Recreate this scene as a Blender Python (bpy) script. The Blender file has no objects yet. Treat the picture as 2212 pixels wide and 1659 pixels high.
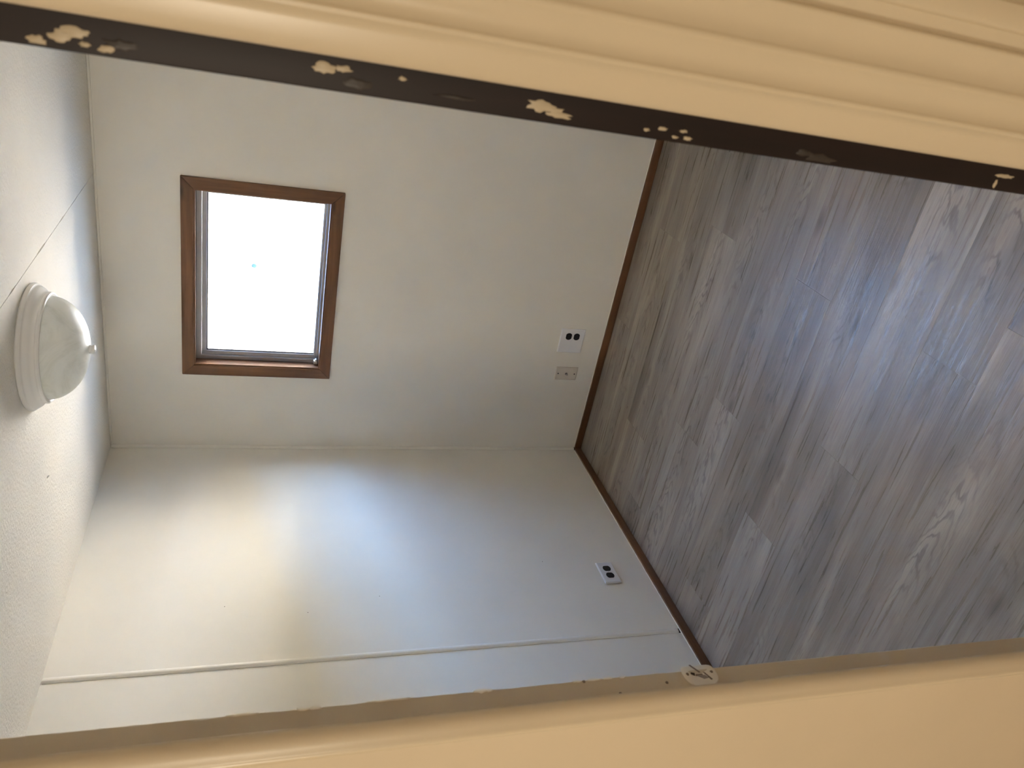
import bpy, bmesh, math, random
from mathutils import Vector, Matrix
random.seed(7)
SC = bpy.context.scene
COL = SC.collection

# ------------------------------------------------------------------ camera
CAM = Vector((2.03058, -0.80912, 1.60594))
YAW, PITCH, ROLL, FPX = 0.503897, 0.326767, 0.0338462, 1673.39
fw = Vector((-math.sin(YAW)*math.cos(PITCH), math.cos(YAW)*math.cos(PITCH), -math.sin(PITCH)))
rt = Vector((math.cos(YAW), math.sin(YAW), 0)); up = rt.cross(fw)
rt, up = rt*math.cos(ROLL)+up*math.sin(ROLL), -rt*math.sin(ROLL)+up*math.cos(ROLL)
cd = bpy.data.cameras.new('camera'); cam = bpy.data.objects.new('camera', cd); COL.objects.link(cam)
m = Matrix.Identity(4)                         # the phone was held sideways: picture-right is down
for i in range(3):
    m[i][0] = -up[i]; m[i][1] = rt[i]; m[i][2] = -fw[i]; m[i][3] = CAM[i]
cam.matrix_world = m
cd.sensor_fit = 'HORIZONTAL'; cd.sensor_width = 36.0; cd.lens = FPX*36.0/2212.0
cd.clip_start = 0.02; cd.clip_end = 400
cd.dof.use_dof = True; cd.dof.focus_distance = 2.7; cd.dof.aperture_fstop = 9.5
SC.camera = cam

# ------------------------------------------------------------------ light
SUN_EL = math.radians(54)
w = bpy.data.worlds.new('world'); SC.world = w; w.use_nodes = True
wn = w.node_tree.nodes; wl = w.node_tree.links
sky = wn.new('ShaderNodeTexSky'); sky.sky_type = 'NISHITA'; sky.sun_disc = False
sky.sun_elevation = SUN_EL; sky.dust_density = 0.3; sky.altitude = 800; sky.sun_rotation = math.radians(170)
wl.new(sky.outputs[0], wn['Background'].inputs[0]); wn['Background'].inputs[1].default_value = 1.6

sd = bpy.data.lights.new('sun', 'SUN'); sun = bpy.data.objects.new('sun', sd); COL.objects.link(sun)
sd.energy = 52.0; sd.angle = math.radians(0.6); sd.color = (1.0, 0.93, 0.82)
az = math.radians(-10)                           # sun stands behind the house
sdir = Vector((math.sin(az)*math.cos(SUN_EL), math.cos(az)*math.cos(SUN_EL), -math.sin(SUN_EL)))
sun.rotation_euler = sdir.to_track_quat('-Z', 'Y').to_euler()
sun.location = (0, -6, 8)

def hall_and_fill_light(loc, aim, energy, size):          # unseen warm light from the hall; the second call is added fill
    hd = bpy.data.lights.new('hall_and_fill_area', 'AREA'); hl = bpy.data.objects.new('hall_and_fill_area', hd); COL.objects.link(hl)
    hd.shape = 'DISK'; hd.size = size; hd.energy = energy; hd.color = (1.0, 0.88, 0.70); hl.location = loc
    hl.rotation_euler = (Vector(aim)-Vector(loc)).to_track_quat('-Z', 'Y').to_euler()
hall_and_fill_light((0.35, -2.55, 1.75), (1.6, -0.2, 1.2), 4.7, 0.5)
hall_and_fill_light((2.45, -4.25, 1.60), (1.45, 0.0, 1.15), 6.4, 0.5)  # added fill to brighten the back wall and floor, no known lamp

SC.view_settings.view_transform = 'Standard'; SC.view_settings.look = 'None'
SC.view_settings.gamma = 1.0; SC.view_settings.use_curve_mapping = False
SC.view_settings.exposure = 2.55
cy = SC.cycles
cy.max_bounces = 10; cy.diffuse_bounces = 6; cy.glossy_bounces = 4; cy.transparent_max_bounces = 12
cy.sample_clamp_indirect = 6.0; cy.caustics_reflective = False; cy.caustics_refractive = False
cy.use_denoising = True; cy.use_adaptive_sampling = True; cy.adaptive_threshold = 0.02

# ------------------------------------------------------------------ materials
def NT(name):
    mt = bpy.data.materials.new(name); mt.use_nodes = True
    t = mt.node_tree; return mt, t.nodes, t.links, t.nodes['Principled BSDF']
def ramp(n, stops, interp='LINEAR'):
    r = n.new('ShaderNodeValToRGB'); r.color_ramp.interpolation = interp
    el = r.color_ramp.elements
    while len(el) < len(stops): el.new(0.5)
    for e, (p, c) in zip(el, stops):
        e.position = p; e.color = (c if isinstance(c, tuple) else (c, c, c))[:3]+(1,)
    return r
def coords(n, l, scale=(1, 1, 1), space='Object', offset=None):
    tc = n.new('ShaderNodeTexCoord'); mp = n.new('ShaderNodeMapping')
    mp.inputs['Scale'].default_value = scale
    l.new(tc.outputs[space], mp.inputs['Vector']); return mp.outputs[0]
def noise(n, l, vec, scale, detail=4, rough=0.55, dist=0.0):
    t = n.new('ShaderNodeTexNoise'); t.inputs['Scale'].default_value = scale
    t.inputs['Detail'].default_value = detail; t.inputs['Roughness'].default_value = rough
    t.inputs['Distortion'].default_value = dist
    if vec is not None: l.new(vec, t.inputs['Vector'])
    return t
def mixc(n, l, fac, a, b, blend='MIX'):
    x = n.new('ShaderNodeMix'); x.data_type = 'RGBA'; x.blend_type = blend
    for s, v in ((0, fac), (6, a), (7, b)):
        if hasattr(v, 'is_output'): l.new(v, x.inputs[s])
        else: x.inputs[s].default_value = v if s == 0 else (tuple(v)+(1,))[:4]
    return x.outputs[2]
def mth(n, l, op, a, b=None, c=None):
    x = n.new('ShaderNodeMath'); x.operation = op
    for i, v in enumerate((a, b, c)):
        if v is None: continue
        if hasattr(v, 'is_output'): l.new(v, x.inputs[i])
        else: x.inputs[i].default_value = v
    return x.outputs[0]
def bump(n, l, h, p, strength=0.1, dist=0.002):
    b = n.new('ShaderNodeBump'); b.inputs['Strength'].default_value = strength; b.inputs['Distance'].default_value = dist
    l.new(h, b.inputs['Height']); l.new(b.outputs[0], p.inputs['Normal'])

def paint(name, col, rough=0.5, bscale=220, bstr=0.12, bdist=0.001, spec=0.4, mottle=0.03):
    mt, n, l, p = NT(name)
    v = coords(n, l)
    a = noise(n, l, v, 3.0, 5); r = ramp(n, [(0.3, tuple(c*(1-mottle) for c in col)), (0.7, tuple(min(1, c*(1+mottle)) for c in col))])
    l.new(a.outputs[0], r.inputs[0]); l.new(r.outputs[0], p.inputs['Base Color'])
    p.inputs['Roughness'].default_value = rough; p.inputs['Specular IOR Level'].default_value = spec
    h = noise(n, l, v, bscale, 3); bump(n, l, h.outputs[0], p, bstr, bdist)
    return mt
WALLC = (0.83, 0.80, 0.73)
M = {}
M['wall'] = paint('off_white_wall_paint', WALLC, 0.42, 260, 0.10, 0.0008, 0.45)
M['ceiling'] = paint('stippled_ceiling_paint', (0.85, 0.82, 0.75), 0.8, 100, 0.7, 0.004, 0.2)
M['strip'] = paint('off_white_batten_paint', (0.83, 0.80, 0.73), 0.35, 120, 0.05, 0.0008, 0.5)
M['hall'] = paint('tan_hall_paint', (0.60, 0.51, 0.375), 0.5, 300, 0.10, 0.0006, 0.4)
M['frame'] = paint('tan_frame_paint', (0.60, 0.515, 0.375), 0.32, 90, 0.06, 0.0006, 0.5)
M['caulk'] = paint('white_caulk', (0.80, 0.77, 0.70), 0.4, 300, 0.2, 0.0006)
M['plastic'] = paint('white_plastic', (0.80, 0.80, 0.82), 0.28, 60, 0.0, 0.0002, 0.5, 0.01)
M['beigeplate'] = paint('painted_beige_plate', (0.70, 0.64, 0.56), 0.35, 200, 0.1, 0.0004)
M['black'] = paint('black_plastic', (0.006, 0.006, 0.008), 0.35, 60, 0.0, 0.0002, 0.4, 0.0)
M['enamel'] = paint('white_enamel', (0.87, 0.87, 0.86), 0.30, 60, 0.02, 0.0003, 0.5, 0.01)
M['exterior'] = paint('exterior_siding', (0.6, 0.58, 0.54), 0.7)
M['roof'] = paint('grey_roofing', (0.25, 0.25, 0.26), 0.85)
M['groove'] = paint('dark_gap', (0.05, 0.04, 0.035), 0.9, 60, 0.0, 0.0002, 0.1, 0.0)
M['seam'] = paint('ceiling_joint', (0.22, 0.18, 0.15), 0.9, 60, 0.0, 0.0002, 0.1, 0.1)

def wood(name, dark, mid, light, axis, rough=0.42, grain=1.0):
    """grain runs along axis (0 x, 1 y, 2 z) in object space"""
    mt, n, l, p = NT(name)
    s = [42.0, 42.0, 42.0]; s[axis] = 2.2
    v = coords(n, l, tuple(s))
    a = noise(n, l, v, 1.4*grain, 6, 0.62, 0.5)
    r = ramp(n, [(0.25, dark), (0.5, mid), (0.78, light)]); l.new(a.outputs[0], r.inputs[0])
    s2 = [14.0]*3; s2[axis] = 5.0
    b = noise(n, l, coords(n, l, tuple(s2)), 0.9, 2); kr = ramp(n, [(0.70, 0.0), (0.80, 1.0)])
    l.new(b.outputs[0], kr.inputs[0])
    c = mixc(n, l, kr.outputs[0], r.outputs[0], tuple(x*0.45 for x in dark))
    l.new(c, p.inputs['Base Color']); p.inputs['Roughness'].default_value = rough
    bump(n, l, a.outputs[0], p, 0.08, 0.001)
    return mt
WD = ((0.075, 0.030, 0.011), (0.135, 0.057, 0.022), (0.19, 0.088, 0.036))
for i, a in enumerate('xyz'):
    M['wood_'+a] = wood('brown_stained_wood_'+a, *WD, i)

# dark stained stop with cream paint dabs
mt, n, l, p = NT('dark_stained_wood_with_paint_dabs')
v = coords(n, l, (30, 30, 2.2)); a = noise(n, l, v, 1.2, 5)
r = ramp(n, [(0.3, (0.006, 0.003, 0.0028)), (0.7, (0.015, 0.007, 0.006))]); l.new(a.outputs[0], r.inputs[0])
l.new(r.outputs[0], p.inputs['Base Color']); p.inputs['Roughness'].default_value = 0.5; p.inputs['Specular IOR Level'].default_value = 0.3
bump(n, l, a.outputs[0], p, 0.1, 0.001); M['dark'] = mt
M['dab'] = paint('cream_paint_dab', (0.46, 0.39, 0.28), 0.4, 200, 0.2, 0.0006, 0.4, 0.08)
M['faintdab'] = paint('thin_brown_paint_smear', (0.035, 0.028, 0.024), 0.45, 300, 0.3, 0.0006, 0.4, 0.3)

# aluminium, steel
def metal(name, col, rough):
    mt, n, l, p = NT(name); p.inputs['Base Color'].default_value = col+(1,)
    p.inputs['Metallic'].default_value = 0.85
    a = noise(n, l, coords(n, l), 60, 4); r = ramp(n, [(0.3, rough*0.8), (0.7, rough*1.25)])
    l.new(a.outputs[0], r.inputs[0]); l.new(r.outputs[0], p.inputs['Roughness']); return mt
M['alu'] = metal('mill_aluminium', (0.40, 0.41, 0.45), 0.45)
M['steel'] = metal('steel', (0.55, 0.53, 0.50), 0.3)
M['rubber'] = paint('dark_gasket', (0.03, 0.03, 0.035), 0.6)

# window glass: clear with a fresnel reflection
mt, n, l, p = NT('clear_window_glass'); n.remove(p)
tr = n.new('ShaderNodeBsdfTransparent'); gl = n.new('ShaderNodeBsdfGlossy'); gl.inputs['Roughness'].default_value = 0.02
lw = n.new('ShaderNodeLayerWeight'); lw.inputs[0].default_value = 0.5      # Schlick, the same from both faces
sf = mth(n, l, 'MULTIPLY_ADD', mth(n, l, 'POWER', lw.outputs['Facing'], 5.0), 0.96, 0.04)
mx = n.new('ShaderNodeMixShader'); l.new(sf, mx.inputs[0]); l.new(tr.outputs[0], mx.inputs[1]); l.new(gl.outputs[0], mx.inputs[2])
l.new(mx.outputs[0], n['Material Output'].inputs[0]); M['glass'] = mt

mt, n, l, p = NT('pale_blue_translucent'); p.inputs['Base Color'].default_value = (0.45, 0.60, 0.70, 1); p.inputs['Roughness'].default_value = 0.4
tl = n.new('ShaderNodeBsdfTranslucent'); tl.inputs[0].default_value = (0.12, 0.17, 0.21, 1)
ad = n.new('ShaderNodeAddShader'); l.new(p.outputs[0], ad.inputs[0]); l.new(tl.outputs[0], ad.inputs[1]); l.new(ad.outputs[0], n['Material Output'].inputs[0]); M['pane_spot'] = mt

# alabaster glass dome (lamp off)
mt, n, l, p = NT('alabaster_glass')
a = noise(n, l, coords(n, l), 9, 6, 0.6, 2.2); r = ramp(n, [(0.30, (0.76, 0.77, 0.73)), (0.50, (0.86, 0.87, 0.84)), (0.8, (0.90, 0.91, 0.89))])
l.new(a.outputs[0], r.inputs[0]); l.new(r.outputs[0], p.inputs['Base Color']); p.inputs['Roughness'].default_value = 0.36
pass
tl = n.new('ShaderNodeBsdfTranslucent'); l.new(r.outputs[0], tl.inputs[0])
mx = n.new('ShaderNodeMixShader'); mx.inputs[0].default_value = 0.45; l.new(p.outputs[0], mx.inputs[1]); l.new(tl.outputs[0], mx.inputs[2])
l.new(mx.outputs[0], n['Material Output'].inputs[0]); M['alabaster'] = mt

# outdoor ground, dry and pale
mt, n, l, p = NT('dry_pale_ground')
a = noise(n, l, coords(n, l), 0.8, 6); r = ramp(n, [(0.3, (0.54, 0.48, 0.39)), (0.7, (0.68, 0.62, 0.52))])
l.new(a.outputs[0], r.inputs[0]); l.new(r.outputs[0], p.inputs['Base Color']); p.inputs['Roughness'].default_value = 0.95; M['ground'] = mt

# vinyl plank: object colour carries tone (r), hue (g) and a pattern seed (b)
mt, n, l, p = NT('grey_oak_vinyl_plank')
oi = n.new('ShaderNodeObjectInfo'); sep = n.new('ShaderNodeSeparateColor'); l.new(oi.outputs['Color'], sep.inputs[0])
tone, hue, seed = sep.outputs[0], sep.outputs[1], sep.outputs[2]
tc = n.new('ShaderNodeTexCoord'); off = n.new('ShaderNodeCombineXYZ')
l.new(mth(n, l, 'MULTIPLY', seed, 37.0), off.inputs[0]); l.new(mth(n, l, 'MULTIPLY', seed, 11.0), off.inputs[1])
add = n.new('ShaderNodeVectorMath'); add.operation = 'ADD'; l.new(tc.outputs['Object'], add.inputs[0]); l.new(off.outputs[0], add.inputs[1])
def mapped(scale):
    mp = n.new('ShaderNodeMapping'); mp.inputs['Scale'].default_value = scale; l.new(add.outputs[0], mp.inputs['Vector']); return mp.outputs[0]
broad = noise(n, l, mapped((1.1, 9.0, 1)), 1.0, 4, 0.55, 0.7)         # wide lengthwise bands
streak = noise(n, l, mapped((3.0, 75.0, 1)), 1.0, 5, 0.62, 0.5)       # fine lengthwise streaks
fine = noise(n, l, mapped((9.0, 330.0, 1)), 1.0, 3, 0.7)              # brushed pores
# cathedral figure: nested arches sin(N*(a*y^2 + b*x + noise))
so = n.new('ShaderNodeSeparateXYZ'); l.new(tc.outputs['Object'], so.inputs[0])
warp = noise(n, l, mapped((2.6, 9.0, 1)), 1.0, 4, 0.6)
yc = mth(n, l, 'ADD', so.outputs[1], mth(n, l, 'MULTIPLY', mth(n, l, 'SUBTRACT', warp.outputs[0], 0.5), 0.10))
y2 = mth(n, l, 'MULTIPLY', mth(n, l, 'MULTIPLY', yc, yc), 95.0)
fld = mth(n, l, 'ADD', mth(n, l, 'ADD', y2, mth(n, l, 'MULTIPLY', so.outputs[0], 1.9)), mth(n, l, 'MULTIPLY', warp.outputs[0], 1.5))
arch = mth(n, l, 'SINE', mth(n, l, 'MULTIPLY', fld, 34.0))
archr = ramp(n, [(0.0, 0.0), (0.62, 0.05), (1.0, 1.0)]); l.new(mth(n, l, 'MULTIPLY_ADD', arch, 0.5, 0.5), archr.inputs[0])
mk = noise(n, l, mapped((2.0, 5.0, 1)), 1.0, 1); mkr = ramp(n, [(0.44, 0.0), (0.58, 1.0)]); l.new(mk.outputs[0], mkr.inputs[0])
ynear = mth(n, l, 'SUBTRACT', 1.0, mth(n, l, 'MINIMUM', mth(n, l, 'MULTIPLY', mth(n, l, 'ABSOLUTE', yc), 16.0), 1.0))
amask = mth(n, l, 'MULTIPLY', mth(n, l, 'MULTIPLY', archr.outputs[0], mkr.outputs[0]), ynear)
# knots
vo = n.new('ShaderNodeTexVoronoi'); vo.inputs['Scale'].default_value = 1.0; l.new(mapped((2.3, 7.0, 1)), vo.inputs['Vector'])
kn = ramp(n, [(0.0, 1.0), (0.05, 0.7), (0.13, 0.0)]); l.new(vo.outputs['Distance'], kn.inputs[0])
base = ramp(n, [(0.24, (0.150, 0.130, 0.112)), (0.40, (0.255, 0.228, 0.203)), (0.56, (0.360, 0.328, 0.297)), (0.76, (0.520, 0.485, 0.445))])
patch = noise(n, l, mapped((1.7, 14.0, 1)), 1.0, 3, 0.6, 1.2)
lum = mth(n, l, 'ADD', mth(n, l, 'MULTIPLY', broad.outputs[0], 0.70), mth(n, l, 'MULTIPLY', streak.outputs[0], 0.30))
lum = mth(n, l, 'MULTIPLY_ADD', mth(n, l, 'SUBTRACT', lum, 0.5), 1.25, 0.48)
lum = mth(n, l, 'ADD', lum, mth(n, l, 'MULTIPLY', mth(n, l, 'SUBTRACT', tone, 0.5), 0.42))
l.new(lum, base.inputs[0])
hr = ramp(n, [(0.38, 0.0), (0.64, 1.0)]); l.new(patch.outputs[0], hr.inputs[0])
c = mixc(n, l, hue, base.outputs[0], (0.88, 0.81, 0.70), 'MULTIPLY')
c = mixc(n, l, mth(n, l, 'MULTIPLY', hr.outputs[0], 0.55), c, (0.86, 0.77, 0.73), 'MULTIPLY')
c = mixc(n, l, mth(n, l, 'MULTIPLY', amask, 0.62), c, (0.075, 0.064, 0.058))
c = mixc(n, l, mth(n, l, 'MULTIPLY', kn.outputs[0], 0.75), c, (0.060, 0.042, 0.036))
pr = ramp(n, [(0.36, 1.0), (0.48, 0.0)]); l.new(fine.outputs[0], pr.inputs[0])
c = mixc(n, l, mth(n, l, 'MULTIPLY', pr.outputs[0], 0.26), c, (0.075, 0.065, 0.058))
l.new(c, p.inputs['Base Color'])
rr = ramp(n, [(0.36, 0.25), (0.64, 0.46)]); l.new(streak.outputs[0], rr.inputs[0]); l.new(rr.outputs[0], p.inputs['Roughness'])
p.inputs['Specular IOR Level'].default_value = 0.9
hh = mth(n, l, 'ADD', mth(n, l, 'MULTIPLY', fine.outputs[0], 0.6), mth(n, l, 'MULTIPLY', streak.outputs[0], 1.0))
bump(n, l, hh, p, 0.55, 0.0016); M['plank'] = mt

# ------------------------------------------------------------------ mesh helpers
def link(name, me, mat=None, parent=None):
    o = bpy.data.objects.new(name, me); COL.objects.link(o)
    if mat is not None and me is not None:
        me.materials.append(M[mat] if isinstance(mat, str) else mat)
    if parent is not None: o.parent = parent
    return o
def fin(bm, name, mat, parent=None, smooth=None):
    bmesh.ops.recalc_face_normals(bm, faces=bm.faces)
    me = bpy.data.meshes.new(name); bm.to_mesh(me); bm.free()
    o = link(name, me, mat, parent)
    if smooth is not None:
        for f in me.polygons: f.use_smooth = True
        try: me.set_sharp_from_angle(angle=math.radians(smooth))
        except Exception: pass
    return o
def addbox(bm, a, b, bev=0.0, seg=1):
    vs = [bm.verts.new((x, y, z)) for x in (a[0], b[0]) for y in (a[1], b[1]) for z in (a[2], b[2])]
    F = [(0, 1, 3, 2), (4, 6, 7, 5), (0, 4, 5, 1), (2, 3, 7, 6), (0, 2, 6, 4), (1, 5, 7, 3)]
    fs = [bm.faces.new([vs[i] for i in f]) for f in F]
    if bev > 0:
        es = list({e for f in fs for e in f.edges})
        bmesh.ops.recalc_face_normals(bm, faces=fs)
        bmesh.ops.bevel(bm, geom=es, offset=bev, segments=seg, affect='EDGES', profile=0.5)
def box(name, a, b, mat, parent=None, bev=0.0, seg=1):
    bm = bmesh.new(); addbox(bm, a, b, bev, seg); return fin(bm, name, mat, parent, 35 if bev else None)
def boxes(name, lst, mat, parent=None):
    bm = bmesh.new()
    for a, b in lst: addbox(bm, a, b)
    return fin(bm, name, mat, parent)
def prism(name, pts, axis, lo, hi, mat, parent=None, smooth=40, bev=0.0):
    """pts: polygon in the two axes that are not `axis` (cyclic order x,y,z without axis)"""
    def P(u, v, t):
        c = [0, 0, 0]; o = [i for i in range(3) if i != axis]; c[o[0]] = u; c[o[1]] = v; c[axis] = t; return c
    bm = bmesh.new()
    A = [bm.verts.new(P(u, v, lo)) for u, v in pts]; B = [bm.verts.new(P(u, v, hi)) for u, v in pts]
    k = len(pts)
    bm.faces.new(A); bm.faces.new(B[::-1])
    for i in range(k): bm.faces.new((A[i], A[(i+1) % k], B[(i+1) % k], B[i]))
    if bev:
        bmesh.ops.recalc_face_normals(bm, faces=bm.faces)
        bmesh.ops.bevel(bm, geom=[e for e in bm.edges if e.calc_face_angle(0) > 0.9], offset=bev, segments=2, affect='EDGES')
    return fin(bm, name, mat, parent, smooth)
def lathe(name, prof, mat, parent=None, seg=64, smooth=35):
    """profile of (radius, z) revolved about z"""
    bm = bmesh.new(); rings = []
    for r, z in prof:
        if r < 1e-5: rings.append([bm.verts.new((0, 0, z))])
        else: rings.append([bm.verts.new((r*math.cos(2*math.pi*i/seg), r*math.sin(2*math.pi*i/seg), z)) for i in range(seg)])
    for A, B in zip(rings, rings[1:]):
        for i in range(seg):
            j = (i+1) % seg
            if len(A) == 1 and len(B) > 1: bm.faces.new((A[0], B[i], B[j]))
            elif len(B) == 1 and len(A) > 1: bm.faces.new((A[i], A[j], B[0]))
            elif len(A) > 1: bm.faces.new((A[i], A[j], B[j], B[i]))
    return fin(bm, name, mat, parent, smooth)
def props(o, label, cat=None, kind=None, group=None):
    o['label'] = label
    if cat: o['category'] = cat
    if kind: o['kind'] = kind
    if group: o['group'] = group
    return o
def empty(name, loc, rot=(0, 0, 0)):
    o = bpy.data.objects.new(name, None); COL.objects.link(o); o.location = loc; o.rotation_euler = rot
    o.empty_display_size = 0.05; return o
def struct(o, label): return props(o, label, kind='structure')

# ------------------------------------------------------------------ room dimensions
D, H = 2.2113, 2.15          # back wall face, ceiling
XR = 2.35                    # right wall face (out of view)
YF, YH = -0.140, -0.195      # room and hall faces of the door wall
XL, XJ = 1.192, 1.94         # left jamb face, right side of the opening
HT = 2.02                    # head of the doorway
OW = (0.408, 1.141, 1.3215, 1.8235)      # window opening x0,x1,z0,z1
WT = 0.09                    # outer wall thickness

# ---- floor: subfloor with planks laid along x
floor = struct(box('floor', (0, YH, -0.05), (XR, D, -0.0056), 'groove'), 'grey wood-look vinyl plank floor of the small room')
E0, PW, PLEN = 0.2200, 0.1815, 1.22
butt = {-2: 0.5, -1: 0.15, 0: 1.55, 1: 1.400, 2: 0.992, 3: 0.600, 4: 0.155, 5: 0.838, 6: 0.620, 7: 0.145, 8: 0.407, 9: 1.232, 10: 0.75}
tones = {(-1, 0): .36, (-1, 1): .40, (0, 0): .45, (0, 1): .64, (1, 0): .45, (1, 1): .50, (2, 0): .38, (2, 1): .68, (3, 0): .64, (3, 1): .44, (4, 0): .56, (4, 1): .38, (4, 2): .52,
         (5, 0): .66, (5, 1): .43, (6, 0): .57, (6, 1): .42, (7, 0): .36, (7, 1): .54, (7, 2): .40, (8, 0): .60, (8, 1): .42, (9, 0): .56, (9, 1): .40}
def plank_box(x0, x1, y0, y1):
    g = 0.00012; cx, cy_ = (x0+x1)/2, (y0+y1)/2
    bm = bmesh.new(); addbox(bm, (x0+g-cx, y0+g-cy_, -0.0054), (x1-g-cx, y1-g-cy_, 0.0))
    bmesh.ops.recalc_face_normals(bm, faces=bm.faces)
    es = [e for e in bm.edges if all(v.co.z > -0.001 for v in e.verts)]
    bmesh.ops.bevel(bm, geom=es, offset=0.0003, segments=1, affect='EDGES')
    o = fin(bm, 'plank', 'plank', floor); o.location = (cx, cy_, 0); return o
for k, b in butt.items():
    y0, y1 = max(YH+0.001, E0+PW*k), min(D-0.001, E0+PW*(k+1))
    if y1 - y0 < 0.01: continue
    xs = [0.001]; x = b
    while x-PLEN > 0.02: x -= PLEN
    while x < XR-0.02:
        if x > 0.02: xs.append(x)
        x += PLEN
    xs.append(XR-0.001)
    for i, (a, c_) in enumerate(zip(xs, xs[1:])):
        o = plank_box(a, c_, y0, y1)
        rs = random.Random(k*17+i*5+3)
        o.color = (tones.get((k, i), 0.42+0.12*rs.random()), 0.15+0.5*rs.random(), rs.random(), 1)

# ---- walls
x0, x1, z0, z1 = OW
wall_back = struct(boxes('wall_back', [((-0.12, D, -0.3), (x0, D+WT, H+0.1)), ((x1, D, -0.3), (XR+0.12, D+WT, H+0.1)),
    ((x0, D, -0.3), (x1, D+WT, z0)), ((x0, D, z1), (x1, D+WT, H+0.1))], 'wall'), 'off-white painted wall with the small wood-framed window')
wall_left = struct(box('wall_left', (-0.12, YF, -0.3), (0, D, H+0.1), 'wall'), 'off-white wall meeting the window wall, low outlet near its baseboard')
wall_right = struct(box('wall_right', (XR, YF, -0.3), (XR+0.12, D, H+0.1), 'wall'), 'off-white side wall opposite the batten strip')
wall_front = struct(boxes('wall_front', [((-0.12, YH, -0.3), (XL-0.018, YF, H+0.1)), ((XJ+0.0240, YH, -0.3), (XR+0.12, YF, H+0.1)),
    ((XL-0.018, YH, HT+0.018), (XJ+0.024, YF, H+0.1))], 'hall'), 'tan painted hall wall around the doorway')
# inner face of the door wall in room paint
box('wall_panel', (0, YF, 0), (XL-0.019, YF+0.003, H), 'wall', wall_front)
box('wall_panel', (XJ+0.0245, YF, 0), (XR, YF+0.003, H), 'wall', wall_front)

# ---- ceiling: two panels with an open joint
ceil = struct(box('ceiling', (0, YF, H+0.004), (XR, D, H+0.1), 'seam'), 'stippled off-white ceiling with one cracked joint')
SX = 1.156
def cpanel(xa, xb):
    bm = bmesh.new()
    n_ = 60; ya, yb = YF, D
    rs = random.Random(3)
    jag = [0.0009+0.0009*rs.random()+(0.0022 if rs.random() > 0.92 else 0) for _ in range(n_+1)]
    L, R_ = [], []
    for i in range(n_+1):
        y = ya+(yb-ya)*i/n_
        L.append((xa+(jag[i] if xa > 1 else 0), y)); R_.append((xb-(jag[i]*0.6 if xb < 2 else 0), y))
    lo = [[bm.verts.new((x, y, H)) for x, y in s] for s in (L, R_)]
    hi = [[bm.verts.new((x, y, H+0.004)) for x, y in s] for s in (L, R_)]
    for i in range(n_):
        bm.faces.new((lo[0][i], lo[1][i], lo[1][i+1], lo[0][i+1])); bm.faces.new((hi[0][i], hi[0][i+1], hi[1][i+1], hi[1][i]))
        bm.faces.new((lo[0][i], lo[0][i+1], hi[0][i+1], hi[0][i])); bm.faces.new((lo[1][i], hi[1][i], hi[1][i+1], lo[1][i+1]))
    return fin(bm, 'panel', 'ceiling', ceil)
cpanel(0.0, SX); cpanel(SX, XR)
# peeled paint flake on the ceiling
bm = bmesh.new(); pts = [(-0.010, -0.003), (0.0, -0.0055), (0.011, -0.002), (0.009, 0.002), (0.0, 0.001), (-0.009, 0.002)]
A = [bm.verts.new((u, v_, 0.0)) for u, v_ in pts]; B = [bm.verts.new((u*1.0, v_-0.002, -0.005 if v_ < 0 else -0.001)) for u, v_ in pts]
bm.faces.new(A); bm.faces.new(B[::-1])
for i in range(6): bm.faces.new((A[i], A[(i+1) % 6], B[(i+1) % 6], B[i]))
fl = fin(bm, 'paint_flake', 'ceiling', ceil); fl.location = (0.521, 1.274, H); fl.rotation_euler = (0, 0, 2.0)

# ---- baseboards
BH, BT = 0.035, 0.011
bb = struct(box('baseboard_back', (BT, D-BT, 0.0008), (XR, D, BH), 'wood_x', None, 0.0015, 2), 'thin brown stained baseboard under the window wall')
bl = struct(box('baseboard_left', (0, YF+0.003, 0.0008), (BT, D, BH), 'wood_y', None, 0.0015, 2), 'thin brown stained baseboard along the outlet wall')
br = struct(box('baseboard_right', (XR-BT, YF+0.003, 0.0008), (XR, D-BT, BH), 'wood_y', None, 0.0015, 2), 'thin brown stained baseboard on the far side wall')
def caulk(parent, along, lo, hi):
    bm = bmesh.new(); rs = random.Random(11+along); n_ = 150; rows = []
    for i in range(n_+1):
        t = lo+(hi-lo)*i/n_; hgt = BH+0.0012+0.0028*max(0, rs.random()-0.3); out = 0.002+0.0022*rs.random()
        sec = [(0.0, BH-0.0005), (out, BH-0.0004), (out*0.7, BH+0.0008), (0.0, hgt)]
        rows.append([bm.verts.new((t, D-u, z) if along == 0 else (u, t, z)) for u, z in sec])
    for a, b in zip(rows, rows[1:]):
        for i in range(4): bm.faces.new((a[i], a[(i+1) % 4], b[(i+1) % 4], b[i]))
    return fin(bm, 'caulk_bead', 'caulk', parent, 60)
caulk(bb, 0, 0.012, XR); caulk(bl, 1, YF+0.003, D-0.012)

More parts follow.
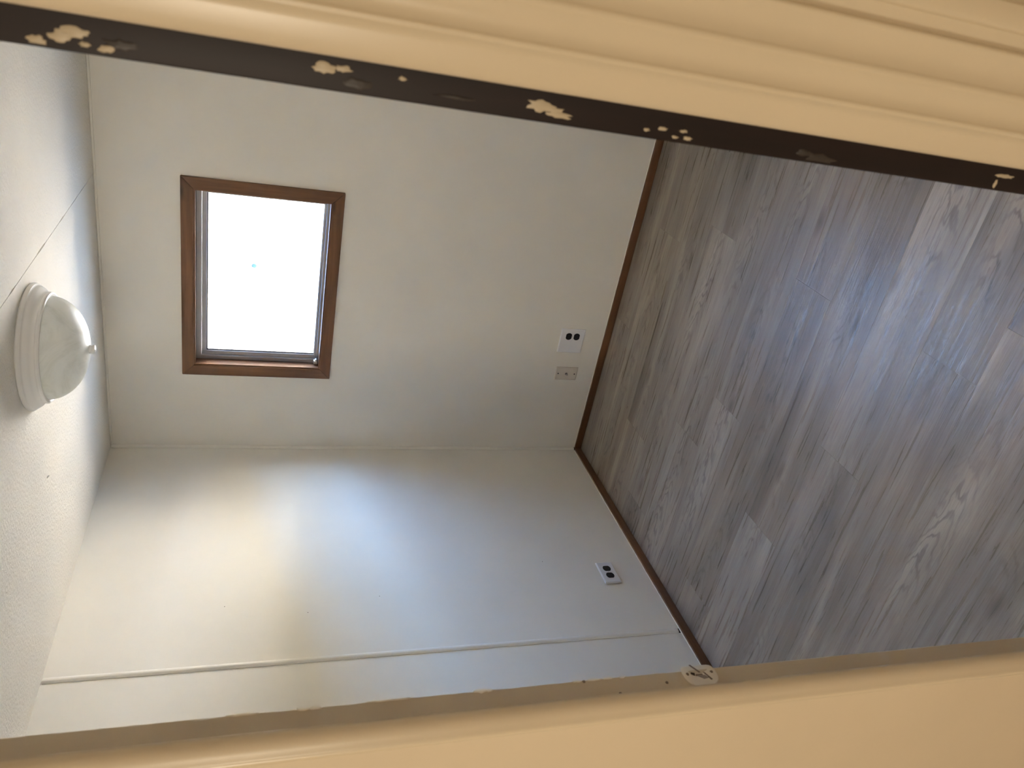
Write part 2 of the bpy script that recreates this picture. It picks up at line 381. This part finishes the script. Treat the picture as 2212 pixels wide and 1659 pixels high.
# ---- corner strip and wall batten
def arc(cx, cy_, r, a0, a1, n_=6): return [(cx+r*math.cos(a0+(a1-a0)*i/n_), cy_+r*math.sin(a0+(a1-a0)*i/n_)) for i in range(n_+1)]
struct(prism('trim_1', [(0, D), (0, D-0.011), (0.003, D-0.012), (0.008, D-0.009), (0.011, D-0.004), (0.011, D)], 2, BH+0.003, H-0.004, 'strip'), 'narrow off-white strip in the corner beside the window wall')
def batten(yc, hw, th, zlo, zhi):
    pts = [(0, yc-hw), (th*0.35, yc-hw)]+[(th*(0.35+0.65*math.sin(math.pi*t/8)), yc-hw+2*hw*t/8) for t in range(1, 8)]+[(th*0.35, yc+hw), (0, yc+hw)]
    return prism('trim_2', pts, 2, zlo, zhi, 'strip')
struct(batten(0.991, 0.0105, 0.0065, BH+0.012, H-0.004), 'narrow vertical off-white batten on the outlet wall')
struct(box('trim_3', (0.011, D-0.007, H-0.009), (XR, D, H-0.0005), 'strip', None, 0.002, 2), 'thin cove strip where the window wall meets the ceiling')
# black gaps at the foot of the strips
box('gap', (0.0, 0.980, BH+0.004), (0.0016, 1.000, BH+0.0115), 'groove', wall_left)
box('gap', (0.0, D-0.012, BH+0.0005), (0.012, D, BH+0.0032), 'groove', wall_back)
# small nail heads and specks in the wall paint
def dot(name, parent, loc, nrm, r, mat, th=0.0006):
    bm = bmesh.new(); bmesh.ops.create_cone(bm, cap_ends=True, segments=10, radius1=r, radius2=r*0.8, depth=th)
    o = fin(bm, name, mat, parent, 40); o.location = loc; o.rotation_euler = Vector(nrm).to_track_quat('Z', 'Y').to_euler(); return o

for yy, zz in ((1.249, 1.661), (1.257, 1.137), (1.199, 1.390), (1.399, 0.463)):
    dot('nail_hole', wall_left, (0.0001, yy, zz), (1, 0, 0), 0.0018, 'seam')

# ------------------------------------------------------------------ window
win = struct(empty('window_1', ((x0+x1)/2, D, (z0+z1)/2)), 'small window with mitred brown wood trim and aluminium frame')
win_loc = Vector(win.location)
def wl_(o):
    o.location = Vector(o.location)-win_loc; return o
TB = 0.044; TF = 0.010     # trim board width, proud of wall
def trimboard(side):
    a, b, c_, d = x0, x1, z0, z1; A, B, C, Dd = a-TB, b+TB, c_-TB, d+TB
    q = {'l': [(A, C), (a, c_), (a, d), (A, Dd)], 'r': [(B, C), (B, Dd), (b, d), (b, c_)],
         't': [(A, Dd), (a, d), (b, d), (B, Dd)], 'b': [(A, C), (B, C), (b, c_), (a, c_)]}[side]
    g = 0.0003; cx = sum(u for u, v in q)/4; cz = sum(v for u, v in q)/4
    q = [(u-cx, v-cz) for u, v in q]; q = [(u*(1-g/0.02*0.1), v*(1-g/0.02*0.1)) for u, v in q]
    o = prism('trim_board', q, 1, -TF, 0.0, 'wood_x' if side in 'tb' else 'wood_z', win, 40, 0.0012)
    o.location = Vector((cx, D, cz))-win_loc; return o
for s in 'lrtb': trimboard(s)
# wooden reveal boards
RD = 0.052
for a, b in (((x0, D-0.004, z0), (x0+0.006, D+RD, z1)), ((x1-0.006, D-0.004, z0), (x1, D+RD, z1)),
             ((x0+0.006, D-0.004, z0), (x1-0.006, D+RD, z0+0.006)), ((x0+0.006, D-0.004, z1-0.006), (x1-0.006, D+RD, z1))):
    wl_(box('reveal_board', a, b, 'wood_z' if a[2] == z0 and b[2] == z1 else 'wood_x', win))
# aluminium frame (fixed) and sash
ya, yb = D+0.040, D+0.078
fr_ = empty('frame', (0, 0, 0)); fr_.parent = win
FX0, FX1, FZ0, FZ1 = x0+0.006, x1-0.006, z0+0.006, z1-0.006
for a, b in (((FX0, ya, FZ0), (FX0+0.018, yb, FZ1)), ((FX1-0.010, ya, FZ0), (FX1, yb, FZ1)),
             ((FX0+0.018, ya, FZ0), (FX1-0.010, yb, FZ0+0.010)), ((FX0+0.018, ya, FZ1-0.020), (FX1-0.010, yb, FZ1))):
    wl_(box('frame_rail', a, b, 'alu', fr_, 0.0012))
sh = empty('sash', (0, 0, 0)); sh.parent = win
SX0, SX1, SZ0, SZ1 = FX0+0.019, FX1-0.0105, FZ0+0.0105, FZ1-0.021
yc_, yd_ = D+0.048, D+0.068
for a, b in (((SX0, yc_, SZ0), (SX0+0.017, yd_, SZ1)), ((SX1-0.009, yc_, SZ0), (SX1, yd_, SZ1)),
             ((SX0+0.017, yc_, SZ0), (SX1-0.009, yd_, SZ0+0.010)), ((SX0+0.017, yc_, SZ1-0.018), (SX1-0.009, yd_, SZ1))):
    wl_(box('sash_rail', a, b, 'alu', sh, 0.0012))
GX0, GX1, GZ0, GZ1 = SX0+0.017, SX1-0.009, SZ0+0.010, SZ1-0.018
for a, b in (((GX0, yc_+0.006, GZ0), (GX0+0.004, yc_+0.012, GZ1)), ((GX0+0.004, yc_+0.006, GZ1-0.004), (GX1, yc_+0.012, GZ1))):
    wl_(box('gasket', a, b, 'rubber', sh))
wl_(box('pane', (GX0-0.002, D+0.060, GZ0-0.002), (GX1+0.002, D+0.063, GZ1+0.002), 'glass', win))
bm = bmesh.new(); addbox(bm, (FX0+0.004, D+0.018, FZ0+0.002), (FX0+0.022, D+0.040, FZ0+0.020), 0.003, 2); addbox(bm, (FX0+0.016, D+0.014, FZ0+0.006), (FX0+0.030, D+0.030, FZ0+0.014), 0.002, 2)
wl_(fin(bm, 'latch', 'steel', win, 40))
st = dot('pane_spot', win, (0, 0, 0), (0, -1, 0), 0.0100, 'pane_spot');  # small pale blue translucent spot on the pane
st.location = Vector((0.833, D+0.0590, 1.603))-win_loc

# ------------------------------------------------------------------ door frame
door = struct(empty('door_1', ((XL+XJ)/2, YF, 0)), 'tan painted doorway frame with a dark unpainted stop on one side')
dl = Vector(door.location)
def dp(o): o.location = Vector(o.location)-dl; return o
def rough_column(name, sec, zlo, zhi, mat, parent, edge=(), amp=0.0012, step=0.02, seed=1, smooth=50):
    """vertical piece from a section, the listed section corners get slightly ragged as chipped paint"""
    bm = bmesh.new(); rs = random.Random(seed); n_ = int((zhi-zlo)/step); rows = []
    off_ = {e: 0.0 for e in edge}
    for i in range(n_+1):
        z = zlo+(zhi-zlo)*i/n_; row = []
        for e in edge:
            off_[e] = off_[e]*0.6+rs.uniform(-1, 1)*amp*0.5
            if rs.random() > 0.965: off_[e] += amp*3.0
        for j, (u, v_) in enumerate(sec):
            row.append(bm.verts.new((u, v_-(abs(off_[j]) if j in off_ else 0), z)))
        rows.append(row)
    k = len(sec)
    for a, b in zip(rows, rows[1:]):
        for j in range(k): bm.faces.new((a[j], a[(j+1) % k], b[(j+1) % k], b[j]))
    bm.faces.new(rows[0]); bm.faces.new(rows[-1][::-1])
    return fin(bm, name, mat, parent, smooth)
# left jamb: rebate face with the strike, then the rounded stop, a bead and the wall
jl = dp(rough_column('jamb', [(XL-0.018, YF+0.0), (XL-0.0016, YF), (XL-0.0004, YF-0.0006), (XL, YF-0.002), (XL, -0.194), (XL-0.018, -0.194)], 0.0005, HT, 'frame', door, (1, 2, 3), 0.0010, 0.012, 4))
dp(rough_column('stop', [(XL+0.0002, -0.1745), (1.2015, -0.1748), (1.2028, -0.1762), (1.2026, -0.1800), (1.2008, -0.1860), (1.1970, -0.1915), (1.1915, -0.1962), (1.1868, -0.1992), (1.1850, -0.2012), (1.1812, -0.2024), (1.1770, -0.2018), (1.1738, -0.1996), (1.1722, -0.1951), (1.1760, -0.1946), (XL+0.0002, -0.1946)], 0.0006, HT-0.012, 'frame', door, (1, 2), 0.0006, 0.016, 9, 75))
# right side: dark stop, then wide moulded casing
dp(box('jamb', (XJ+0.0190, -0.193, 0.0005), (XJ+0.0235, YF, HT), 'frame', door))
ds = dp(rough_column('stop', [(1.9285, -0.150), (1.9285, -0.1655), (1.9300, -0.1665), (XJ+0.0185, -0.1665), (XJ+0.0185, -0.150)], 0.0006, HT-0.012, 'dark', door, (1,), 0.0003, 0.03, 6))
ds['label'] = 'dark brown unpainted stop with cream paint dabs'
def casing_r():
    # (x, y) outline from the opening outwards
    f = [(1.9570, -0.1951), (1.9570, -0.1960), (1.9580, -0.1978), (1.9615, -0.1998), (1.9680, -0.2026), (1.9780, -0.2056), (1.9835, -0.2070),
         (1.9855, -0.2105), (1.9885, -0.2118), (1.9910, -0.2105), (1.9925, -0.2085), (2.0130, -0.2085), (2.0150, -0.2108), (2.0185, -0.2118), (2.0220, -0.2100), (2.0240, -0.2075),
         (2.0480, -0.2075), (2.0505, -0.2092), (2.0535, -0.2088), (2.0550, -0.2060), (2.0560, -0.2010), (2.0690, -0.2010), (2.0700, -0.2040), (2.0725, -0.2055), (2.0760, -0.2050), (2.0900, -0.2045), (2.0920, -0.2030), (2.0920, -0.1951)]
    return dp(rough_column('casing', f, 0.0006, HT+0.02, 'frame', door, (), 0, 1.0, 1, 60))
casing_r()
dp(box('jamb_head', (XL-0.018, YH, HT), (XJ+0.02, YF, HT+0.0178), 'frame', door))
dp(box('head_casing', (XL-0.06, -0.2015, HT+0.0205), (XJ+0.15, YH-0.0001, HT+0.075), 'frame', door, 0.002, 2))
# paint dabs on the dark stop
def dab(zc, xc, hz, hx, seed, mat='dab', tilt=0.0):
    rs = random.Random(seed); bm = bmesh.new(); n_ = 18
    ct = bm.verts.new((0, -0.0007, 0)); ring = []; ring2 = []
    for i in range(n_):
        a = 2*math.pi*i/n_; k = 0.62+0.5*rs.random()
        u, v_ = hx*k*math.cos(a), hz*k*math.sin(a)
        u, v_ = u*math.cos(tilt)-v_*math.sin(tilt), u*math.sin(tilt)+v_*math.cos(tilt)
        u = max(-0.9*0.0105-(xc-1.94), min(1.956-xc, u))
        ring.append(bm.verts.new((u*0.8, -0.0006, v_*0.8))); ring2.append(bm.verts.new((u, 0.0, v_)))
    for i in range(n_):
        j = (i+1) % n_; bm.faces.new((ct, ring[i], ring[j])); bm.faces.new((ring[i], ring2[i], ring2[j], ring[j]))
    o = fin(bm, 'paint_dab', mat, ds, 60); o.location = Vector((xc, -0.1666, zc))
    return o
for a in ((1.737, 1.9375, 0.008, 0.0045, 2), (1.752, 1.9325, 0.007, 0.004, 3), (1.708, 1.934, 0.007, 0.003, 4), (1.727, 1.942, 0.010, 0.004, 5), (1.722, 1.9345, 0.004, 0.002, 25),
          (1.560, 1.9445, 0.010, 0.0045, 6), (1.546, 1.9455, 0.008, 0.003, 7), (1.5, 1.9455, 0.004, 0.002, 8),
          (1.383, 1.9415, 0.014, 0.006, 9), (1.366, 1.9365, 0.012, 0.0032, 10), (1.372, 1.9400, 0.010, 0.0030, 31),
          (1.283, 1.9355, 0.0035, 0.0016, 11), (1.268, 1.9385, 0.006, 0.0018, 12), (1.254, 1.9330, 0.004, 0.0016, 13), (1.241, 1.9335, 0.005, 0.0020, 14), (1.247, 1.9390, 0.005, 0.0014, 15),
          (0.866, 1.9440, 0.014, 0.0024, 16), (0.873, 1.9345, 0.0022, 0.0052, 17)):
    dab(*a)
for a in ((1.535, 1.9365, 0.012, 0.005, 18), (1.455, 1.9375, 0.020, 0.002, 19), (1.095, 1.9330, 0.018, 0.005, 20), (1.115, 1.9365, 0.010, 0.004, 21), (1.700, 1.9380, 0.012, 0.004, 22)):
    dab(*a, 'faintdab')

# bare white chips along the jamb edge, painted over unevenly
def chip(zc, hz, hy, seed):
    rs = random.Random(seed); bm = bmesh.new(); n_ = 14; A, B = [], []
    for i in range(n_):
        a = 2*math.pi*i/n_; k = 0.6+0.5*rs.random()
        A.append(bm.verts.new((0.0012, hy*k*math.cos(a), hz*k*math.sin(a)))); B.append(bm.verts.new((-0.0004, 1.15*hy*k*math.cos(a), 1.15*hz*k*math.sin(a))))
    bm.faces.new(A); bm.faces.new(B[::-1])
    for i in range(n_): bm.faces.new((A[i], A[(i+1) % n_], B[(i+1) % n_], B[i]))
    o = fin(bm, 'paint_chip', 'caulk', door, 50); o.location = Vector((XL, YF-0.0012, zc))-dl
for a in ((1.528, 0.011, 0.0026, 1), (1.515, 0.008, 0.0030, 2), (1.300, 0.010, 0.0034, 3), (1.288, 0.006, 0.0024, 4), (1.160, 0.006, 0.0020, 5), (1.135, 0.012, 0.0016, 6), (1.112, 0.008, 0.0018, 7), (1.60, 0.02, 0.0014, 8), (1.42, 0.03, 0.0012, 9), (1.09, 0.004, 0.002, 10)):
    chip(*a)

# strike plate on the left jamb
sp = dp(empty('strike_plate', (XL+0.0003, -0.1500, 0.968))); sp.parent = door
sp['label'] = 'round painted strike plate with scuffs'
def yz_plate(name, pts, t0, t1, mat, parent, bev=0.0006): return prism(name, pts, 0, t0, t1, mat, parent, 50, bev)
n_ = 40; outl = []
for i in range(n_):
    a = 2*math.pi*i/n_; c_, s_ = math.cos(a), math.sin(a)
    e = 0.82; outl.append((0.0225*math.copysign(abs(c_)**e, c_), 0.0278*math.copysign(abs(s_)**e, s_)))
bm = bmesh.new()
def plate_x(y):     # the lip curls towards the wall past the jamb edge
    return 0.0 if y < 0.011 else -0.9*(y-0.011)**2/0.012
A = [bm.verts.new((plate_x(u)+0.0022, u*0.955, v_*0.955)) for u, v_ in outl]; B = [bm.verts.new((plate_x(u)+0.0012, u, v_)) for u, v_ in outl]; C = [bm.verts.new((plate_x(u), u, v_)) for u, v_ in outl]
bm.faces.new(A); bm.faces.new(C[::-1])
for P_, Q_ in ((A, B), (B, C)):
    for i in range(n_): bm.faces.new((P_[i], P_[(i+1) % n_], Q_[(i+1) % n_], Q_[i]))
fin(bm, 'plate', paint('cream_paint_over_metal', (0.80, 0.75, 0.64), 0.35, 160, 0.25, 0.0008, 0.5, 0.05), sp, 45)
DM = 'groove'
def mark(pts, name='scuff', mat=DM, t=0.0026): return yz_plate(name, pts, 0.0019, t, mat, sp, 0)
mark([(0.0015, 0.0085), (0.0032, 0.0140), (0.0005, 0.0150), (-0.0030, 0.0100)], 'latch_hole')
mark([(0.0165, 0.0085), (0.0160, 0.0110), (0.0020, 0.0010), (0.0020, -0.0018)], 'scuff', 'seam')
mark([(-0.0010, 0.0080), (-0.0035, 0.0085), (-0.0035, -0.0030), (-0.0012, -0.0030)], 'scuff', 'seam')
mark([(0.0020, -0.0060), (0.0005, -0.0085), (-0.0120, -0.0150), (-0.0130, -0.0120)], 'scuff', 'seam')
mark([(-0.0035, 0.0060), (-0.0035, -0.0060), (-0.0090, -0.0100), (-0.0100, -0.0020)], 'scuff', paint('grey_scuff', (0.30, 0.26, 0.22), 0.6))
for zz in (0.0205, -0.0200):
    s_ = dot('screw', sp, (0.0022, 0.001, zz), (1, 0, 0), 0.0026, M['steel'] and 'seam', 0.0012)
for (yy, zz) in ((-0.158, 1.026), (-0.168, 1.104), (-0.1425, 1.150)):
    dp(dot('nail', door, (XL+0.0002, yy, zz), (1, 0, 0), 0.0026, 'seam', 0.0012))

# ------------------------------------------------------------------ ceiling lamp
lamp = props(empty('ceiling_light', (0.951, 1.262, H)), 'white flush ceiling light with frosted glass dome and small finial', 'ceiling light')
lathe('base', [(0, 0), (0.166, 0), (0.1688, -0.003), (0.1692, -0.008), (0.1672, -0.0125), (0.1635, -0.0145), (0.1622, -0.0165), (0.1612, -0.0200), (0.1580, -0.0245), (0.1530, -0.0285), (0.1490, -0.0320), (0.1468, -0.0360), (0.1465, -0.0375), (0.130, -0.0375), (0, -0.033)], 'enamel', lamp)
lathe('retaining_ring', [(0.134, -0.0370), (0.1455, -0.0370), (0.1480, -0.0400), (0.1483, -0.0440), (0.1460, -0.0475), (0.1415, -0.0485), (0.137, -0.0465), (0.134, -0.0370)], 'enamel', lamp)
prof = []
for i in range(25):
    t = i/24*math.pi/2
    prof.append((0.1375*math.cos(t)**0.92 if i < 24 else 0.0, -0.0400-0.095*math.sin(t)))
lathe('glass_dome', prof, 'alabaster', lamp, 72, 60)
lathe('finial', [(0, -0.1335), (0.0105, -0.1335), (0.0115, -0.1370), (0.0100, -0.1400), (0.0108, -0.1420), (0.0125, -0.1450), (0.0105, -0.1485), (0.0050, -0.1500), (0, -0.1502)], 'enamel', lamp, 24)

# ------------------------------------------------------------------ wall plates
def plate_mesh(name, w_, h_, mat, parent, th=0.0055, bev=0.0028):
    bm = bmesh.new()
    o = [(-w_/2, -h_/2), (w_/2, -h_/2), (w_/2, h_/2), (-w_/2, h_/2)]
    A = [bm.verts.new((u, 0, v_)) for u, v_ in o]; B = [bm.verts.new((u, -th*0.45, v_)) for u, v_ in o]
    C = [bm.verts.new((math.copysign(abs(u)-bev*1.4, u), -th, math.copysign(abs(v_)-bev*1.4, v_))) for u, v_ in o]
    bm.faces.new(A[::-1]); bm.faces.new(C)
    for P_, Q_ in ((A, B), (B, C)):
        for i in range(4): bm.faces.new((P_[i], P_[(i+1) % 4], Q_[(i+1) % 4], Q_[i]))
    return fin(bm, name, mat, parent)
def receptacle(parent, cx, cz, horiz, th=0.0055, full=True):
    r = 0.0170; fl_ = 0.0142
    pts = []
    for i in range(48):
        a = 2*math.pi*i/48; u, v_ = r*math.cos(a), r*math.sin(a); v_ = max(-fl_, min(fl_, v_)); pts.append((u, v_))
    if horiz: pts = [(v_, u) for u, v_ in pts][::-1]
    rim = prism('rim', [(u*1.10, v_*1.10) for u, v_ in pts], 1, -th-0.0006, -th+0.0006, 'plastic', parent, 40); rim.location = (cx, 0, cz)
    rec = prism('receptacle', pts, 1, -th-0.0022, -th+0.0008, 'black', parent, 40, 0.0005); rec.location = (cx, 0, cz)
    for sx_, w2 in ((-0.0062, 0.0042), (0.0062, 0.0034)):
        a = (sx_-0.0009, -th-0.0026, -w2+0.002); b = (sx_+0.0009, -th-0.0020, w2+0.002)
        if horiz: a, b = (a[2], a[1], a[0]), (b[2], b[1], b[0])
        box('slot', a, b, 'rubber', rec)
    return rec
def screw(parent, cx, cz, mat='plastic', th=0.0055, r=0.0030):
    o = dot('screw', parent, (cx, -th-0.0004, cz), (0, -1, 0), r, mat, 0.0012); return o

# two-gang plate with one duplex receptacle
po = props(empty('wall_outlet', (0.6065, D, 0.1925)), 'white double-width plate with one black duplex outlet below the window', 'outlet')
plate_mesh('plate', 0.121, 0.120, 'plastic', po)
for cz in (0.0195, -0.0195): receptacle(po, 0.0235, cz, False)
screw(po, 0.0235, 0.0, 'steel', r=0.0018)
for cz in (0.030, -0.030): screw(po, -0.0235, cz, 'plastic', r=0.0022)
# television plate
pc = props(empty('cable_plate', (0.4335, D, 0.1790)), 'small beige cable jack plate beside the double-width outlet', 'wall plate')
plate_mesh('plate', 0.0685, 0.111, 'beigeplate', pc)
bm = bmesh.new()
bmesh.ops.create_cone(bm, cap_ends=True, segments=6, radius1=0.0062, radius2=0.0062, depth=0.003, matrix=Matrix.Translation((0, 0, 0.0015)))
nut = fin(bm, 'jack_nut', 'rubber', pc); nut.location = (0, -0.0055, 0.0); nut.rotation_euler = (math.pi/2, 0, 0)
bm = bmesh.new(); bmesh.ops.create_cone(bm, cap_ends=True, segments=20, radius1=0.0042, radius2=0.0040, depth=0.009, matrix=Matrix.Translation((0, 0, 0.0065)))
o = fin(bm, 'connector', 'steel', nut, 40)
bm = bmesh.new(); bmesh.ops.create_cone(bm, cap_ends=True, segments=12, radius1=0.0016, radius2=0.0016, depth=0.001, matrix=Matrix.Translation((0, 0, 0.0112)))
fin(bm, 'pin', 'black', nut)
for cz in (0.0415, -0.0415): screw(pc, 0, cz, 'rubber', r=0.0036)
# sideways outlet on the left wall, its plate standing off the wall
pl = props(empty('wall_outlet', (0, 1.308, 0.2095), (0, 0, math.pi/2)), 'white sideways black duplex outlet on the batten wall, plate standing off the wall', 'outlet')
bm = bmesh.new(); addbox(bm, (-0.050, -0.0070, -0.030), (0.050, 0.0, 0.030)); fin(bm, 'box_edge', 'caulk', pl)
pp = plate_mesh('plate', 0.117, 0.0715, 'plastic', pl); pp.location = (0, -0.0070, 0)
for cx in (0.0195, -0.0195):
    r_ = receptacle(pl, cx, 0.0, True)
for ch in pl.children:
    if ch.name.startswith(('receptacle', 'rim')): ch.location.y = -0.0070
s_ = screw(pl, 0, 0, 'steel', r=0.0018); s_.location.y -= 0.0070

# ------------------------------------------------------------------ hall behind the camera, roof, ground and added light shapers
HY = -4.6
XH = 2.78
struct(box('floor_hall', (-0.6, HY, -0.05), (XH, YH, 0.0), M['plank']), 'grey plank floor of the hall outside the doorway')
struct(box('ceiling_hall', (-0.6, HY, H), (XH, YH, H+0.1), 'hall'), 'tan ceiling of the hall outside the doorway')
struct(boxes('wall_hall', [((-0.7, HY-0.1, -0.3), (XH+0.1, HY, H+0.1)), ((-0.7, HY, -0.3), (-0.6, YH, H+0.1)), ((XH, HY, -0.8), (XH+0.1, YF, H+0.1)), ((XR+0.12, YH, -0.3), (XH, YF, H+0.1)),
    ((-0.7, YH, -0.3), (-0.12, YF, H+0.1))], 'hall'), 'tan walls of the hall outside the doorway')
struct(box('roof', (-4.0, HY-0.5, H+0.12), (9.0, D+0.22, H+0.30), 'roof'), 'low grey roof over the house')  # unseen; extended sideways so its shadow covers the ground near the window
struct(boxes('wall_outer', [((-4.0, HY-0.3, -0.8), (9.0, HY-0.2, H+0.12)), ((-4.0, D, -0.8), (-0.12, D+WT, H+0.12)), ((XR+0.12, D, -0.8), (9.0, D+WT, H+0.12)), ((-4.0, D+WT*0.3, -0.8), (XR+0.12, D+WT, -0.3)), ((XR+0.02, YF, -0.8), (XR+0.12, D, -0.3))], 'exterior'), 'outer walls of the house')
struct(box('ground', (-100, -100, -0.9), (100, 100, -0.8), 'ground'), 'dry pale ground outside the window')
dr = [(3.0, D+0.4), (22.0, D+0.4), (22.0, D+13.0), (11.3, D+13.0)]
struct(prism('added_dark_ground', dr, 2, -0.80, -0.785, paint('added_dark_ground_paint', (0.045, 0.045, 0.047), 0.9, 60, 0.3, 0.003, 0.2, 0.15)), 'unseen dark ground patch added to dim the upper left wall')  # unseen dark patch, added to cut ground bounce onto the left wall
bm = bmesh.new(); rs = random.Random(5); NS = 96; rings = []
ph = [rs.random()*6.28 for _ in range(4)]
for r_, h_ in ((48, -0.9), (58, 0.34), (68, 0.75), (80, 1.0), (98, 0.7), (115, -0.9)):
    row = []
    for i in range(NS):
        a = 2*math.pi*i/NS; hh_ = 20*(1+0.14*math.sin(3*a+ph[0])+0.08*math.sin(7*a+ph[1])+0.04*math.sin(17*a+ph[2]))
        row.append(bm.verts.new((r_*math.cos(a), r_*math.sin(a), h_ if h_ < 0 else h_*hh_)))
    rings.append(row)
for A, B in zip(rings, rings[1:]):
    for i in range(NS): bm.faces.new((A[i], A[(i+1) % NS], B[(i+1) % NS], B[i]))
struct(fin(bm, 'horizon_blocker', paint('dark_horizon_ridge', (0.09, 0.08, 0.055), 0.95, 3, 0.2, 0.02, 0.1, 0.25), None, 60), 'unseen dark ridge ring added to block bright horizon light')  # unseen ridge, added to hold back the bright horizon sky
